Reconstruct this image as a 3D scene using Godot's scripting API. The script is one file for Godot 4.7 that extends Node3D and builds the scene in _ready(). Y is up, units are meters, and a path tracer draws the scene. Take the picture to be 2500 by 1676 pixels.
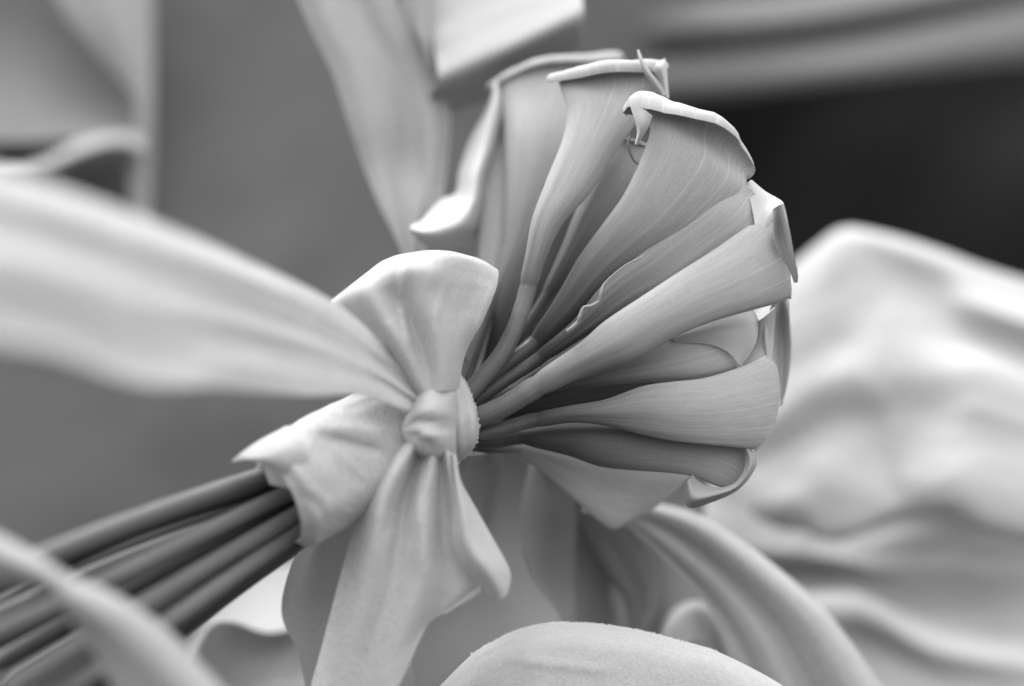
extends Node3D
# A hand-tied bouquet of calla lilies bound with a wide ribbon bow, close up, black and white.
# Sizes: the focus plane is 1.2 m from the lens, where 1 cm spans 50 units of the layout grid used by at().

const EYE := Vector3(0.0, 1.0, 1.2)
const UNIT := 0.0002

var names := {}
var noise := FastNoiseLite.new()
var rng := RandomNumberGenerator.new()
var petal: StandardMaterial3D
var stem_mat: StandardMaterial3D
var M := {}


# ---------------------------------------------------------------- helpers
func numbered(n: String) -> String:
	if not names.has(n):
		names[n] = 0
		return n
	names[n] += 1
	return "%s_%03d" % [n, names[n]]


func at(x: float, y: float, cm: float) -> Vector3:
	# a point of the layout grid, so many centimetres in front of the focus plane
	var d := cm * 0.01
	var s := (EYE.z - d) / EYE.z * UNIT
	return Vector3((x - 1250.0) * s, EYE.y - (y - 838.0) * s, d)


func thing(called: String, label: String, category: String, group := "") -> Node3D:
	var o := Node3D.new()
	o.name = numbered(called)
	add_child(o, true)
	tag(o, label, category, group)
	return o


func tag(o: Node, label: String, category: String, group := "") -> void:
	o.set_meta("label", label)
	o.set_meta("category", category)
	if group != "":
		o.set_meta("group", group)


func put(called: String, mesh: Mesh, m: Material, parent: Node = null) -> MeshInstance3D:
	var o := MeshInstance3D.new()
	o.mesh = mesh
	o.material_override = m
	if parent == null:
		o.name = numbered(called)
		add_child(o, true)
	else:
		o.name = called
		parent.add_child(o, true)
	return o


func cr(a: Vector3, b: Vector3, c: Vector3, d: Vector3, t: float) -> Vector3:
	return 0.5 * (2.0 * b + (c - a) * t + (2.0 * a - 5.0 * b + 4.0 * c - d) * t * t + (3.0 * b - a - 3.0 * c + d) * t * t * t)


func spline(p: PackedVector3Array, n: int) -> PackedVector3Array:
	# n points along a smooth curve through p
	var out := PackedVector3Array()
	var k := p.size()
	for i in n:
		var f := float(i) / (n - 1) * (k - 1)
		var s := mini(int(f), k - 2)
		var a := p[s - 1] if s > 0 else 2.0 * p[0] - p[1]
		var d := p[s + 2] if s + 2 < k else 2.0 * p[k - 1] - p[k - 2]
		out.append(cr(a, p[s], p[s + 1], d, f - s))
	return out


func ring8(v: Array, phi: float) -> float:
	# smooth periodic value from eight samples round a rim
	var f := fposmod(phi / TAU * 8.0, 8.0)
	var s := int(f)
	var t := f - s
	var a: float = v[(s + 7) % 8]
	var b: float = v[s % 8]
	var c: float = v[(s + 1) % 8]
	var d: float = v[(s + 2) % 8]
	return 0.5 * (2.0 * b + (c - a) * t + (2.0 * a - 5.0 * b + 4.0 * c - d) * t * t + (3.0 * b - a - 3.0 * c + d) * t * t * t)


func grid_points(text: String, nr: int, nc: int) -> Array:
	# rows split by |, each "x,y,cm x,y,cm ..." -> nr x nc smooth points
	var rows := []
	for r in text.split("|"):
		var line := PackedVector3Array()
		for q in r.strip_edges().split(" ", false):
			var c := q.split(",")
			line.append(at(float(c[0]), float(c[1]), float(c[2])))
		rows.append(spline(line, nc))
	return across(rows, nr, nc)


func across(rows: Array, nr: int, nc: int) -> Array:
	var out := []
	for i in nr:
		var e := PackedVector3Array()
		e.resize(nc)
		out.append(e)
	for j in nc:
		var col := PackedVector3Array()
		for r in rows:
			col.append(r[j])
		var s := spline(col, nr)
		for i in nr:
			out[i][j] = s[i]
	return out


func strip_points(rows: Array, nr: int, nc: int) -> Array:
	# each row: edge 1 (x, y, cm), edge 2 (x, y, cm), then how far the folds stand out across it (cm)
	var lines := []
	for r in rows:
		var a := at(r[0], r[1], r[2])
		var b := at(r[3], r[4], r[5])
		var prof := PackedVector3Array()
		for v in r[6]:
			prof.append(Vector3(v, 0, 0))
		var f := spline(prof, nc)
		var line := PackedVector3Array()
		for j in nc:
			var p := a.lerp(b, float(j) / (nc - 1))
			line.append(p + (EYE - p).normalized() * f[j].x * 0.01)
		lines.append(line)
	return across(lines, nr, nc)


func normals_of(g: Array) -> Array:
	var nr := g.size()
	var nc: int = g[0].size()
	var out := []
	for i in nr:
		var up: PackedVector3Array = g[maxi(i - 1, 0)]
		var dn: PackedVector3Array = g[mini(i + 1, nr - 1)]
		var me: PackedVector3Array = g[i]
		var line := PackedVector3Array()
		for j in nc:
			var n := (dn[j] - up[j]).cross(me[mini(j + 1, nc - 1)] - me[maxi(j - 1, 0)])
			line.append(n.normalized() if n.length_squared() > 1e-20 else Vector3(0, 0, 1))
		out.append(line)
	return out


func wrinkle(g: Array, amount: float, along: float, over: float, offset: float) -> Array:
	# soft creases of a cloth: noise stretched along the rows or the columns, in metres
	var n := normals_of(g)
	var nr := g.size()
	var nc: int = g[0].size()
	for i in nr:
		for j in nc:
			var u := float(i) / (nr - 1)
			var v := float(j) / (nc - 1)
			var h := noise.get_noise_3d(u * along * 10.0, v * over * 10.0, offset * 37.0)
			h += 0.45 * noise.get_noise_3d(u * along * 22.0, v * over * 24.0, offset * 71.0 + 9.0)
			h += 0.14 * noise.get_noise_3d(u * along * 40.0, v * over * 90.0, offset * 13.0 + 3.0)
			g[i][j] += n[i][j] * h * amount
	return g


func crease(g: Array, lines: Array) -> Array:
	# sharp folds pressed along lines: x, y to x, y, height in mm, half width in layout units
	for i in g.size():
		for j in g[0].size():
			var p: Vector3 = g[i][j]
			var s := (EYE.z - p.z) / EYE.z * UNIT
			var q := Vector2(p.x / s + 1250.0, (EYE.y - p.y) / s + 838.0)
			var h := 0.0
			for c in lines:
				var a := Vector2(c[0], c[1])
				var b := Vector2(c[2], c[3])
				var t := clampf((q - a).dot(b - a) / (b - a).length_squared(), 0.0, 1.0)
				var d: float = (q - a.lerp(b, t)).length() / c[5]
				var ends := smoothstep(0.0, 0.25, t) * (1.0 - smoothstep(0.75, 1.0, t))
				h += c[4] * 0.001 * exp(-d * d) * lerpf(0.35, 1.0, ends)
			g[i][j] += (EYE - p).normalized() * h
	return g


func sheet(g: Array, thick: float, colors := PackedColorArray(), us := 1.0, vs := 1.0) -> ArrayMesh:
	# a sheet with two faces and a closed edge; rows run along, columns across
	var nr := g.size()
	var nc: int = g[0].size()
	var nn := normals_of(g)
	var v := PackedVector3Array()
	var n := PackedVector3Array()
	var uv := PackedVector2Array()
	var col := PackedColorArray()
	var idx := PackedInt32Array()
	var tinted := colors.size() > 0
	for side in 2:
		var sg := 1.0 if side == 0 else -1.0
		for i in nr:
			for j in nc:
				v.append(g[i][j] + nn[i][j] * thick * 0.5 * sg)
				n.append(nn[i][j] * sg)
				uv.append(Vector2(float(j) / (nc - 1) * us, float(i) / (nr - 1) * vs))
				if tinted:
					col.append(colors[i * nc + j])
	var off := nr * nc
	for i in nr - 1:
		for j in nc - 1:
			var a := i * nc + j
			var b := a + nc
			idx.append_array(PackedInt32Array([a, a + 1, b, b, a + 1, b + 1]))
			idx.append_array(PackedInt32Array([off + a, off + b, off + a + 1, off + a + 1, off + b, off + b + 1]))
	# the edge, all the way round, rounded by its own outward normals
	var loop := PackedInt32Array()
	for j in nc:
		loop.append(j)
	for i in range(1, nr):
		loop.append(i * nc + nc - 1)
	for j in range(nc - 2, -1, -1):
		loop.append((nr - 1) * nc + j)
	for i in range(nr - 2, -1, -1):
		loop.append(i * nc)
	var start := v.size()
	for k in loop.size():
		var a := loop[k]
		var b := loop[(k + 1) % loop.size()] if k + 1 < loop.size() else loop[1]
		var dir := (v[b] - v[a])
		var out := dir.cross(v[off + a] - v[a]).normalized()
		for s in 2:
			v.append(v[a + off * s])
			n.append(out)
			uv.append(uv[a])
			if tinted:
				col.append(col[a])
	for k in loop.size() - 1:
		var a := start + k * 2
		idx.append_array(PackedInt32Array([a, a + 1, a + 2, a + 2, a + 1, a + 3]))
	var arr := []
	arr.resize(Mesh.ARRAY_MAX)
	arr[Mesh.ARRAY_VERTEX] = v
	arr[Mesh.ARRAY_NORMAL] = n
	arr[Mesh.ARRAY_TEX_UV] = uv
	if tinted:
		arr[Mesh.ARRAY_COLOR] = col
	arr[Mesh.ARRAY_INDEX] = idx
	var m := ArrayMesh.new()
	m.add_surface_from_arrays(Mesh.PRIMITIVE_TRIANGLES, arr)
	return m


func tube(path: PackedVector3Array, radii: Array, n: int, sides: int, shade := 0.19, body := 0.19) -> ArrayMesh:
	# a round stalk along a smooth path, its ends closed by shrinking rings
	var p := spline(path, n)
	var st := SurfaceTool.new()
	st.begin(Mesh.PRIMITIVE_TRIANGLES)
	var ref := Vector3(0.2, 0.3, 0.9).normalized()
	for i in n:
		var t := (p[mini(i + 1, n - 1)] - p[maxi(i - 1, 0)]).normalized()
		var x := ref.cross(t).normalized()
		var y := t.cross(x)
		var f := float(i) / (n - 1) * (radii.size() - 1)
		var k := mini(int(f), radii.size() - 2)
		var r: float = lerpf(radii[k], radii[k + 1], f - k)
		r *= 1.0 + 0.05 * noise.get_noise_2d(i * 9.0, path[0].x * 3000.0)
		var tone := lerpf(shade, body, smoothstep(0.05, 0.3, float(i) / n)) * (1.0 + 0.16 * noise.get_noise_2d(i * 5.0, path[0].y * 5000.0))
		if i == 0 or i == n - 1:
			r *= 0.25
		for s in sides + 1:
			var a := TAU * s / sides
			var o := x * cos(a) + y * sin(a)
			var ridge := 1.0 + 0.03 * sin(a * 5.0 + path[0].y * 900.0) + 0.03 * sin(a * 9.0 + i * 0.02) + 0.05 * noise.get_noise_3d(cos(a) * 20.0, sin(a) * 20.0, i * 4.0)
			st.set_normal(o)
			st.set_uv(Vector2(float(s) / sides, float(i) / n * 6.0))
			st.set_color(Color(tone, tone, tone))
			st.add_vertex(p[i] + o * r * ridge)
	for i in n - 1:
		for s in sides:
			var a := i * (sides + 1) + s
			var b := a + sides + 1
			for q in [a, b, a + 1, a + 1, b, b + 1]:
				st.add_index(q)
	return st.commit()


func fringe(edge: PackedVector3Array, outward: Vector3, count: int, length: float) -> ArrayMesh:
	# the frayed threads along a raw ribbon edge
	var p := spline(edge, count)
	var st := SurfaceTool.new()
	st.begin(Mesh.PRIMITIVE_TRIANGLES)
	for i in count:
		var t := (p[mini(i + 1, count - 1)] - p[maxi(i - 1, 0)]).normalized()
		var mid := (p[0] + p[count - 1]) * 0.5
		var o := outward
		if outward == Vector3.ZERO:
			o = (p[i] - mid).normalized()
		o = (o - t * o.dot(t)).normalized()
		var q := t.cross(o)
		o = (o + t * rng.randf_range(-0.7, 0.7) + q * rng.randf_range(-0.6, 0.6)).normalized()
		var l := length * rng.randf_range(0.1, 1.0) * (0.85 + 0.2 * sin(i * 0.37) * sin(i * 0.11))
		var w := length * rng.randf_range(0.09, 0.17)
		var tip := p[i] + o * l + t * rng.randf_range(-0.3, 0.3) * l
		var b := p[i] - o * length * 0.4
		var ring := [b + t * w, b + q * w, b - t * w, b - q * w]
		var far := [tip + t * w * 0.5, tip + q * w * 0.5, tip - t * w * 0.5, tip - q * w * 0.5]
		for k in 4:
			var k2 := (k + 1) % 4
			for vtx in [ring[k], far[k], ring[k2], ring[k2], far[k], far[k2]]:
				st.add_vertex(vtx)
		for vtx in [far[0], far[2], far[1], far[0], far[3], far[2]]:
			st.add_vertex(vtx)
	st.generate_normals()
	return st.commit()


# ---------------------------------------------------------------- lilies
func loft(stations: Array, o: Dictionary) -> Array:
	# stations: [upper-left edge x, y, lower-right edge x, y, cm, depth ratio] from the stalk to the mouth
	var left := PackedVector3Array()
	var right := PackedVector3Array()
	var rat := PackedVector3Array()
	for s in stations:
		left.append(at(s[0], s[1], s[4]))
		right.append(at(s[2], s[3], s[4] + o.get("lean", 0.0)))
		rat.append(Vector3(s[5] if s.size() > 5 else 0.7, 0, 0))
	var nt: int = o.get("nt", 44)
	var nl: int = o.get("nl", 16)
	var np: int = o.get("np", 112)
	var l := spline(left, nt)
	var r := spline(right, nt)
	var q := spline(rat, nt)
	var rim: Array = o.get("rim", [0, 0, 0, 0, 0, 0, 0, 0])
	var lip: Array = o.get("lip", [6, 6, 6, 6, 6, 6, 6, 6])
	var curl: Array = o.get("curl", [90, 90, 90, 90, 90, 90, 90, 90])
	var seed_: float = o.get("seed", 1.0)
	var from: float = deg_to_rad(o.get("seam", 250.0))
	var over: float = deg_to_rad(o.get("overlap", 40.0))
	var flute: float = o.get("flute", 0.03)
	var g := []
	for i in nt + nl:
		var e := PackedVector3Array()
		e.resize(np)
		g.append(e)
	for j in np:
		var k := float(j) / (np - 1)
		var phi := from + k * (TAU + over)
		var e := ring8(rim, phi) * UNIT
		for i in nt:
			var t := float(i) / (nt - 1)
			var c := (l[i] + r[i]) * 0.5
			var x := (r[i] - l[i]) * 0.5
			var w := x.length()
			var i0 := maxi(i - 1, 0)
			var i1 := mini(i + 1, nt - 1)
			var ax := ((l[i1] + r[i1]) - (l[i0] + r[i0])).normalized()
			var xh := x / w
			var z := ax.cross(xh).normalized()
			if z.z < 0.0:
				z = -z
			var m := 1.0 + 0.05 * (k - 0.5) * smoothstep(0.0, 0.4, t)
			m *= lerpf(0.8, 1.0, smoothstep(0.0, 0.05, t))
			m += flute * smoothstep(0.25, 1.0, t) * (noise.get_noise_3d(cos(phi) * 16.0, sin(phi) * 16.0, seed_ * 50.0 + t * 10.0) * 2.2)
			m += 0.035 * smoothstep(0.0, 0.15, t) * (1.0 - t) * sin(phi * 5.0 + seed_ * 9.0 + 2.0 * noise.get_noise_2d(phi * 8.0, seed_ * 30.0))
			g[i][j] = c + (xh * cos(phi) + z * sin(phi) * q[i].x * lerpf(1.0, 0.62, t)) * w * m + ax * e * smoothstep(0.45, 1.0, t)
		# the lip: an arc that leaves along the wall and rolls outwards
		var i := nt - 1
		var p0: Vector3 = g[i][j]
		var tan_: Vector3 = (p0 - g[i - 2][j]).normalized()
		var c1 := (l[i] + r[i]) * 0.5
		var ax1 := ((l[i] + r[i]) - (l[i - 3] + r[i - 3])).normalized()
		var out: Vector3 = p0 - c1
		out = out - ax1 * out.dot(ax1)
		out = (out - tan_ * out.dot(tan_)).normalized()
		var rr := ring8(lip, phi) * UNIT * (1.0 + 0.18 * noise.get_noise_2d(cos(phi) * 22.0 + seed_ * 90.0, sin(phi) * 22.0))
		var cc := deg_to_rad(ring8(curl, phi))
		for a in nl:
			var s := float(a + 1) / nl * cc
			var shrink := 1.0 - 0.25 * float(a + 1) / nl
			g[nt + a][j] = p0 + (tan_ * sin(s) + out * (1.0 - cos(s))) * rr * shrink
	return g


func spathe(stations: Array, o: Dictionary, parent: Node) -> void:
	var g := loft(stations, o)
	var nt: int = o.get("nt", 44)
	var nr := g.size()
	var nc: int = g[0].size()
	var col := PackedColorArray()
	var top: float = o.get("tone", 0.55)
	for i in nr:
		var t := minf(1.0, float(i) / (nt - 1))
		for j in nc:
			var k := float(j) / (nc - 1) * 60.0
			# the pigment of the flower: green at the stalk, cream at the mouth, in uneven streaks; deep bases also paint in shade between flowers
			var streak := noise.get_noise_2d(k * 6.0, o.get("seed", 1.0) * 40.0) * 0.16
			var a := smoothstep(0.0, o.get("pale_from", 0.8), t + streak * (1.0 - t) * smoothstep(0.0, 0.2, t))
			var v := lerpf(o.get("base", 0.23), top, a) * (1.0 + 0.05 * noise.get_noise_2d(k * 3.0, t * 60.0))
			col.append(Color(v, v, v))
	put("spathe", sheet(g, 0.0007, col, 1.0, 1.0), petal, parent)


func stalk(parent: Node, pts: String, radii: Array, tone: float, body: float, n := 60) -> void:
	var path := PackedVector3Array()
	for q in pts.split(" ", false):
		var c := q.split(",")
		path.append(at(float(c[0]), float(c[1]), float(c[2])))
	var rr := []
	for v in radii:
		rr.append(v * UNIT)
	put("stem", tube(path, rr, n, 18, tone, body), stem_mat, parent)


func lily(label: String, stations: Array, o: Dictionary, stem: String, radii: Array) -> Node3D:
	var t := thing("calla_lily", label, "calla lily", "calla lilies tied in the bouquet")
	spathe(stations, o, t)
	# the stalk starts inside the flower's sleeve and fills its neck
	var a: Array = stations[0]
	var b: Array = stations[1]
	var w := Vector2(a[2] - a[0], a[3] - a[1]).length() * 0.5
	var into := "%f,%f,%f " % [lerpf((a[0] + a[2]) * 0.5, (b[0] + b[2]) * 0.5, 0.7), lerpf((a[1] + a[3]) * 0.5, (b[1] + b[3]) * 0.5, 0.7), lerpf(a[4], b[4], 0.7)]
	radii = [w * 0.6, w * 1.0] + radii.slice(1)
	stalk(t, into + stem, radii, o.get("base", 0.23) * 0.8, o.get("stalk", 0.075))  # back stems default darker, painting the shade between the lit front ones
	return t


func path_of(text: String) -> PackedVector3Array:
	var p := PackedVector3Array()
	for q in text.split(" ", false):
		var c := q.split(",")
		p.append(at(float(c[0]), float(c[1]), float(c[2])))
	return p


# ---------------------------------------------------------------- materials
func grey(v: float) -> Color:
	return Color(v, v, v).linear_to_srgb()


func vein_image() -> Image:
	var im := Image.create(1024, 512, false, Image.FORMAT_RGB8)
	var n := FastNoiseLite.new()
	n.seed = 5
	n.frequency = 0.02
	for x in 1024:
		var line := fposmod(x / 24.4 + 0.55 * n.get_noise_2d(x * 1.5, 0.0), 1.0)
		var main := exp(-pow((line - 0.5) * 13.0, 2.0))
		for y in 512:
			var fade := clampf(0.6 + 0.6 * n.get_noise_2d(x * 0.7, y * 0.25), 0.0, 1.0)
			var v := 0.87 + 0.11 * main * fade + 0.03 * n.get_noise_2d(x * 2.0, y * 1.0) + rng.randf_range(-0.055, 0.055)
			im.set_pixel(x, y, Color(v, v, v))
	im.generate_mipmaps()
	return im


func cloth_image(amount: float) -> Image:
	var im := Image.create(512, 512, false, Image.FORMAT_RGB8)
	var n := FastNoiseLite.new()
	n.seed = 9
	n.frequency = 0.03
	for x in 512:
		for y in 512:
			var weave := 0.5 + 0.5 * sin((x + y) * TAU / 8.0)
			var v := 0.94 - 0.4 * amount + amount * (0.12 * (weave - 0.5) + n.get_noise_2d(x, y) * 0.18) + rng.randf_range(-amount, amount) * 0.9
			im.set_pixel(x, y, Color(v, v, v))
	im.generate_mipmaps()
	return im


func cloth(tone: float, rough: float, back: float, sheen: float, tex: Texture2D, scale := Vector3(3, 3, 3)) -> StandardMaterial3D:
	var m := StandardMaterial3D.new()
	m.albedo_color = grey(tone)
	m.roughness = rough
	m.metallic_specular = 0.35
	m.albedo_texture = tex
	m.uv1_scale = scale
	m.cull_mode = BaseMaterial3D.CULL_DISABLED
	if back > 0.0:
		m.backlight_enabled = true
		m.backlight = Color(back, back, back)
	if sheen > 0.0:
		m.rim_enabled = true
		m.rim = sheen
		m.rim_tint = 0.5
	return m


func materials() -> void:
	var veins := ImageTexture.create_from_image(vein_image())
	var grain := ImageTexture.create_from_image(cloth_image(0.10))
	var weave := ImageTexture.create_from_image(cloth_image(0.05))
	petal = cloth(1.0, 0.55, 0.55, 0.15, veins, Vector3(1, 1, 1))
	petal.vertex_color_use_as_albedo = true
	petal.albedo_color = Color.WHITE
	petal.heightmap_enabled = true
	petal.heightmap_texture = veins
	petal.heightmap_scale = 0.012
	stem_mat = cloth(1.0, 0.42, 0.0, 0.1, veins, Vector3(0.2, 1, 1))
	stem_mat.vertex_color_use_as_albedo = true
	stem_mat.albedo_color = Color.WHITE
	M.ribbon = cloth(0.86, 0.72, 1.0, 0.5, grain, Vector3(0.45, 1.0, 1))
	M.thread = cloth(0.85, 0.8, 0.5, 0.4, weave)
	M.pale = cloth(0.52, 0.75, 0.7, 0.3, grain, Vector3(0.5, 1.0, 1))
	M.drape = cloth(0.5, 0.8, 0.3, 0.2, weave, Vector3(6, 6, 1))
	M.painted_shade = cloth(0.19, 0.85, 0.2, 0.2, weave, Vector3(6, 6, 1))  # white ribbon coloured darker, its shade painted in
	M.white = cloth(0.40, 0.75, 0.3, 0.2, weave, Vector3(6, 6, 1))
	M.grey = cloth(0.13, 0.85, 0.0, 0.2, weave, Vector3(8, 8, 1))
	M.dark = cloth(0.010, 0.9, 0.0, 0.1, weave, Vector3(8, 8, 1))
	M.rim = cloth(0.56, 0.6, 0.35, 0.2, weave)
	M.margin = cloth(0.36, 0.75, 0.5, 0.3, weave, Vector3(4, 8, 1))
	M.wood = cloth(0.17, 0.7, 0.0, 0.0, veins, Vector3(0.3, 4, 1))


func _ready() -> void:
	rng.seed = 20
	noise.seed = 3
	noise.frequency = 0.06
	# camera
	var cam := Camera3D.new()
	cam.name = "camera"
	cam.position = EYE
	cam.keep_aspect = Camera3D.KEEP_HEIGHT
	var lens := CameraAttributesPhysical.new()
	lens.frustum_focal_length = 85.0
	lens.frustum_focus_distance = 1.185
	lens.exposure_aperture = 1.5
	cam.attributes = lens
	cam.fov = rad_to_deg(2.0 * atan(838.0 * UNIT / EYE.z))
	cam.near = 0.05
	cam.far = 60.0
	add_child(cam)
	cam.current = true
	cam.fov = rad_to_deg(2.0 * atan(838.0 * UNIT / EYE.z))
	# an even grey sky
	var env := Environment.new()
	env.background_mode = Environment.BG_SKY
	var sky := Sky.new()
	var sm := ProceduralSkyMaterial.new()
	sm.sky_top_color = grey(1.0)
	sm.sky_horizon_color = grey(0.15)
	sm.sky_curve = 0.25
	sm.ground_horizon_color = grey(0.06)
	sm.ground_bottom_color = grey(0.05)
	sm.sun_angle_max = 1.0
	sky.sky_material = sm
	env.sky = sky
	env.tonemap_mode = Environment.TONE_MAPPER_LINEAR
	env.tonemap_exposure = 3.0
	env.sdfgi_enabled = true
	env.ssao_enabled = true
	env.ssil_enabled = true
	var we := WorldEnvironment.new()
	we.name = "world"
	we.environment = env
	add_child(we)
	var sun := DirectionalLight3D.new()
	sun.name = "soft_sun"
	sun.light_energy = 0.45
	sun.light_color = Color(1, 1, 1)
	sun.light_angular_distance = 22.0
	sun.shadow_enabled = true
	add_child(sun)
	sun.look_at_from_position(Vector3(-0.35, 1.0, -0.3), Vector3.ZERO, Vector3(0, 0, 1))
	materials()
	background()
	lilies()
	bow()
	ribbons()


# ---------------------------------------------------------------- what stands behind
func background() -> void:
	# dark cloth behind, upper right
	var g := grid_points("1100,-500,-70 1700,-500,-62 2300,-500,-62 2900,-500,-58 3400,-500,-56|1100,0,-70 1700,0,-64 2250,100,-66 2800,100,-56 3400,0,-54|1100,500,-70 1700,500,-66 2000,400,-64 2600,450,-50 3400,500,-52|1100,1000,-70 1700,1000,-66 2100,1000,-58 2600,1000,-50 3400,1000,-52|1100,2200,-70 1700,2200,-66 2100,2200,-58 2600,2200,-50 3400,2200,-52", 50, 60)
	var o := put("dark_backdrop", sheet(wrinkle(g, 0.012, 0.6, 0.4, 4.0), 0.002), M.dark)
	tag(o, "dark cloth hanging in deep blur behind the upper right of the bouquet", "cloth")
	# grey cloth behind, left
	g = grid_points("-700,-500,-38 0,-500,-40 500,-500,-42 900,-500,-44 1300,-500,-46 1650,-500,-52|-700,100,-38 0,100,-40 500,100,-41 900,100,-43 1300,100,-46 1650,100,-52|-700,700,-32 0,700,-35 500,700,-36 900,700,-38 1300,700,-44 1650,700,-50|-700,1200,-27 0,1200,-30 500,1200,-31 900,1200,-33 1300,1200,-40 1650,1200,-48|-700,2100,-24 0,2100,-26 500,2100,-28 900,2100,-30 1300,2100,-36 1650,2100,-46", 60, 70)
	o = put("grey_backdrop", sheet(wrinkle(g, 0.035, 1.2, 1.0, 2.0), 0.002), M.grey)
	tag(o, "smooth mid grey cloth hanging behind the left half of the bouquet", "cloth")
	# two blurred rails across the top right corner
	var t := thing("wooden_rail", "upper of two blurred grey rails crossing the top right corner", "rail")
	put("board", sheet(strip_points([[1350, 20, -52, 1350, 95, -49, [-1, 0.3, 0.6, 0.2, -1]], [1700, 10, -52, 1710, 95, -49, [-1, 0.3, 0.6, 0.2, -1]], [2050, -30, -52, 2060, 65, -49, [-1, 0.3, 0.6, 0.2, -1]], [2600, -150, -52, 2640, -30, -49, [-1, 0.3, 0.6, 0.2, -1]]], 40, 20), 0.006), M.wood, t)
	t = thing("wooden_rail", "lower and wider of two blurred grey rails at the top right, above the dark cloth", "rail")
	put("board", sheet(strip_points([[1400, 165, -50, 1400, 235, -48, [-1.5, 0, 0.3, 0, -1]], [1720, 135, -50, 1740, 232, -48, [-1.5, 0, 0.3, 0, -1]], [2050, 95, -50, 2080, 195, -47, [-1.5, 0, 0.3, 0, -1]], [2300, 40, -50, 2340, 165, -47, [-1.5, 0, 0.3, 0, -1]], [2700, -60, -50, 2740, 130, -47, [-1.5, 0, 0.3, 0, -1]]], 40, 20), 0.006), M.wood, t)
	# white cloth at the right
	t = thing("white_drapery", "crumpled bright white cloth heaped at the right behind the lilies", "cloth")
	g = grid_points("1780,840,-25.25 1850,745,-25.25 1930,660,-25.25 2010,592,-25.25 2060,560,-25.48 2140,566,-25.70 2270,600,-25.70 2420,655,-25.48 2700,740,-25.25"
		+ "|1800,860,-24.05 1880,770,-23.70 1960,690,-23.70 2030,630,-24.05 2080,600,-24.40 2160,605,-24.75 2280,640,-24.75 2420,700,-24.40 2700,800,-24.05"
		+ "|1790,920,-23.00 1880,850,-22.50 1970,770,-22.50 2040,730,-23.00 2100,700,-23.50 2180,690,-24.50 2280,720,-24.50 2420,760,-23.00 2700,860,-23.00"
		+ "|1780,1000,-22.50 1880,930,-22.00 1970,880,-21.50 2050,840,-22.00 2110,820,-22.00 2190,800,-22.50 2290,820,-23.00 2420,845,-23.50 2700,940,-23.50"
		+ "|1780,1080,-21.50 1880,1030,-20.50 1980,960,-20.50 2060,930,-20.50 2130,925,-20.50 2200,905,-21.00 2300,905,-21.00 2420,900,-21.00 2700,1020,-22.00"
		+ "|1780,1150,-21.00 1890,1110,-21.00 1990,1060,-21.00 2070,1030,-21.00 2140,1030,-21.00 2220,1010,-21.00 2310,1000,-20.50 2420,990,-20.00 2700,1100,-21.00"
		+ "|1800,1210,-20.50 1910,1170,-20.00 2000,1140,-19.50 2080,1120,-20.00 2150,1130,-20.50 2230,1110,-20.00 2320,1090,-19.50 2430,1080,-19.50 2700,1180,-20.00"
		+ "|1850,1260,-20.00 1940,1230,-19.00 2010,1220,-19.00 2090,1220,-19.00 2170,1210,-19.50 2240,1190,-19.00 2330,1180,-18.50 2440,1190,-18.50 2700,1250,-19.00"
		+ "|1920,1290,-20.50 1965,1290,-19.50 2015,1308,-19.00 2080,1296,-19.00 2160,1258,-19.50 2240,1240,-19.50 2330,1235,-19.00 2440,1290,-18.50 2700,1330,-19.00"
		+ "|1930,1280,-21.50 1975,1275,-21.00 2020,1290,-21.00 2085,1280,-21.00 2160,1240,-21.50 2240,1225,-21.50 2330,1220,-21.00 2440,1270,-20.50 2700,1310,-21.00", 110, 110)
	put("upper_fold", sheet(wrinkle(g, 0.006, 1.6, 0.8, 7.0), 0.0015), M.drape, t)
	g = grid_points("1500,1000,-28.00 1700,1000,-27.50 1900,1050,-27.00 2100,1150,-27.00 2300,1150,-26.50 2700,1150,-26.00|1500,1200,-26.50 1700,1180,-25.00 1900,1230,-25.50 2100,1270,-26.50 2300,1250,-26.00 2700,1290,-25.50|1500,1300,-25.00 1710,1280,-23.00 1900,1310,-23.00 2060,1330,-24.00 2250,1330,-24.75 2700,1370,-24.50|1500,1350,-24.50 1720,1345,-22.50 1900,1352,-22.00 2060,1372,-22.50 2260,1410,-24.25 2700,1450,-24.00|1500,1420,-24.50 1740,1400,-24.00 1930,1385,-24.50 2065,1402,-24.50 2240,1470,-24.50 2700,1550,-23.50|1500,1470,-23.50 1750,1440,-23.00 1940,1430,-23.00 2090,1445,-23.00 2290,1540,-23.50 2700,1600,-23.00|1500,1540,-23.00 1760,1520,-20.50 1960,1500,-20.00 2110,1500,-20.50 2320,1600,-21.50 2700,1650,-22.00|1500,1640,-23.00 1770,1600,-21.50 1980,1570,-21.00 2130,1590,-22.00 2330,1680,-22.00 2700,1720,-21.00|1500,1850,-21.00 1780,1850,-18.50 2000,1850,-18.00 2140,1850,-18.50 2340,1850,-19.00 2700,1850,-19.00", 90, 80)
	put("lower_fold", sheet(wrinkle(g, 0.010, 1.2, 1.2, 8.0), 0.0015), M.drape, t)
	# white cloth below, seen between the stems and the ribbons
	g = grid_points("470,1570,-24 560,1455,-25 640,1400,-26 900,1330,-26 1300,1250,-27 1600,1200,-28|400,1660,-19 560,1540,-19 700,1490,-19 900,1450,-20 1300,1400,-22 1600,1350,-24|300,1720,-12 600,1640,-12 720,1620,-13 900,1620,-14 1300,1600,-16 1600,1550,-18|200,1850,-6 600,1850,-6 750,1850,-7 900,1850,-8 1300,1850,-10 1600,1850,-12", 40, 60)
	o = put("white_undercloth", sheet(wrinkle(g, 0.006, 1.0, 1.4, 5.0), 0.0015), M.white)
	tag(o, "white cloth under the bouquet, its bright patch showing below the cut stems", "cloth")


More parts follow.
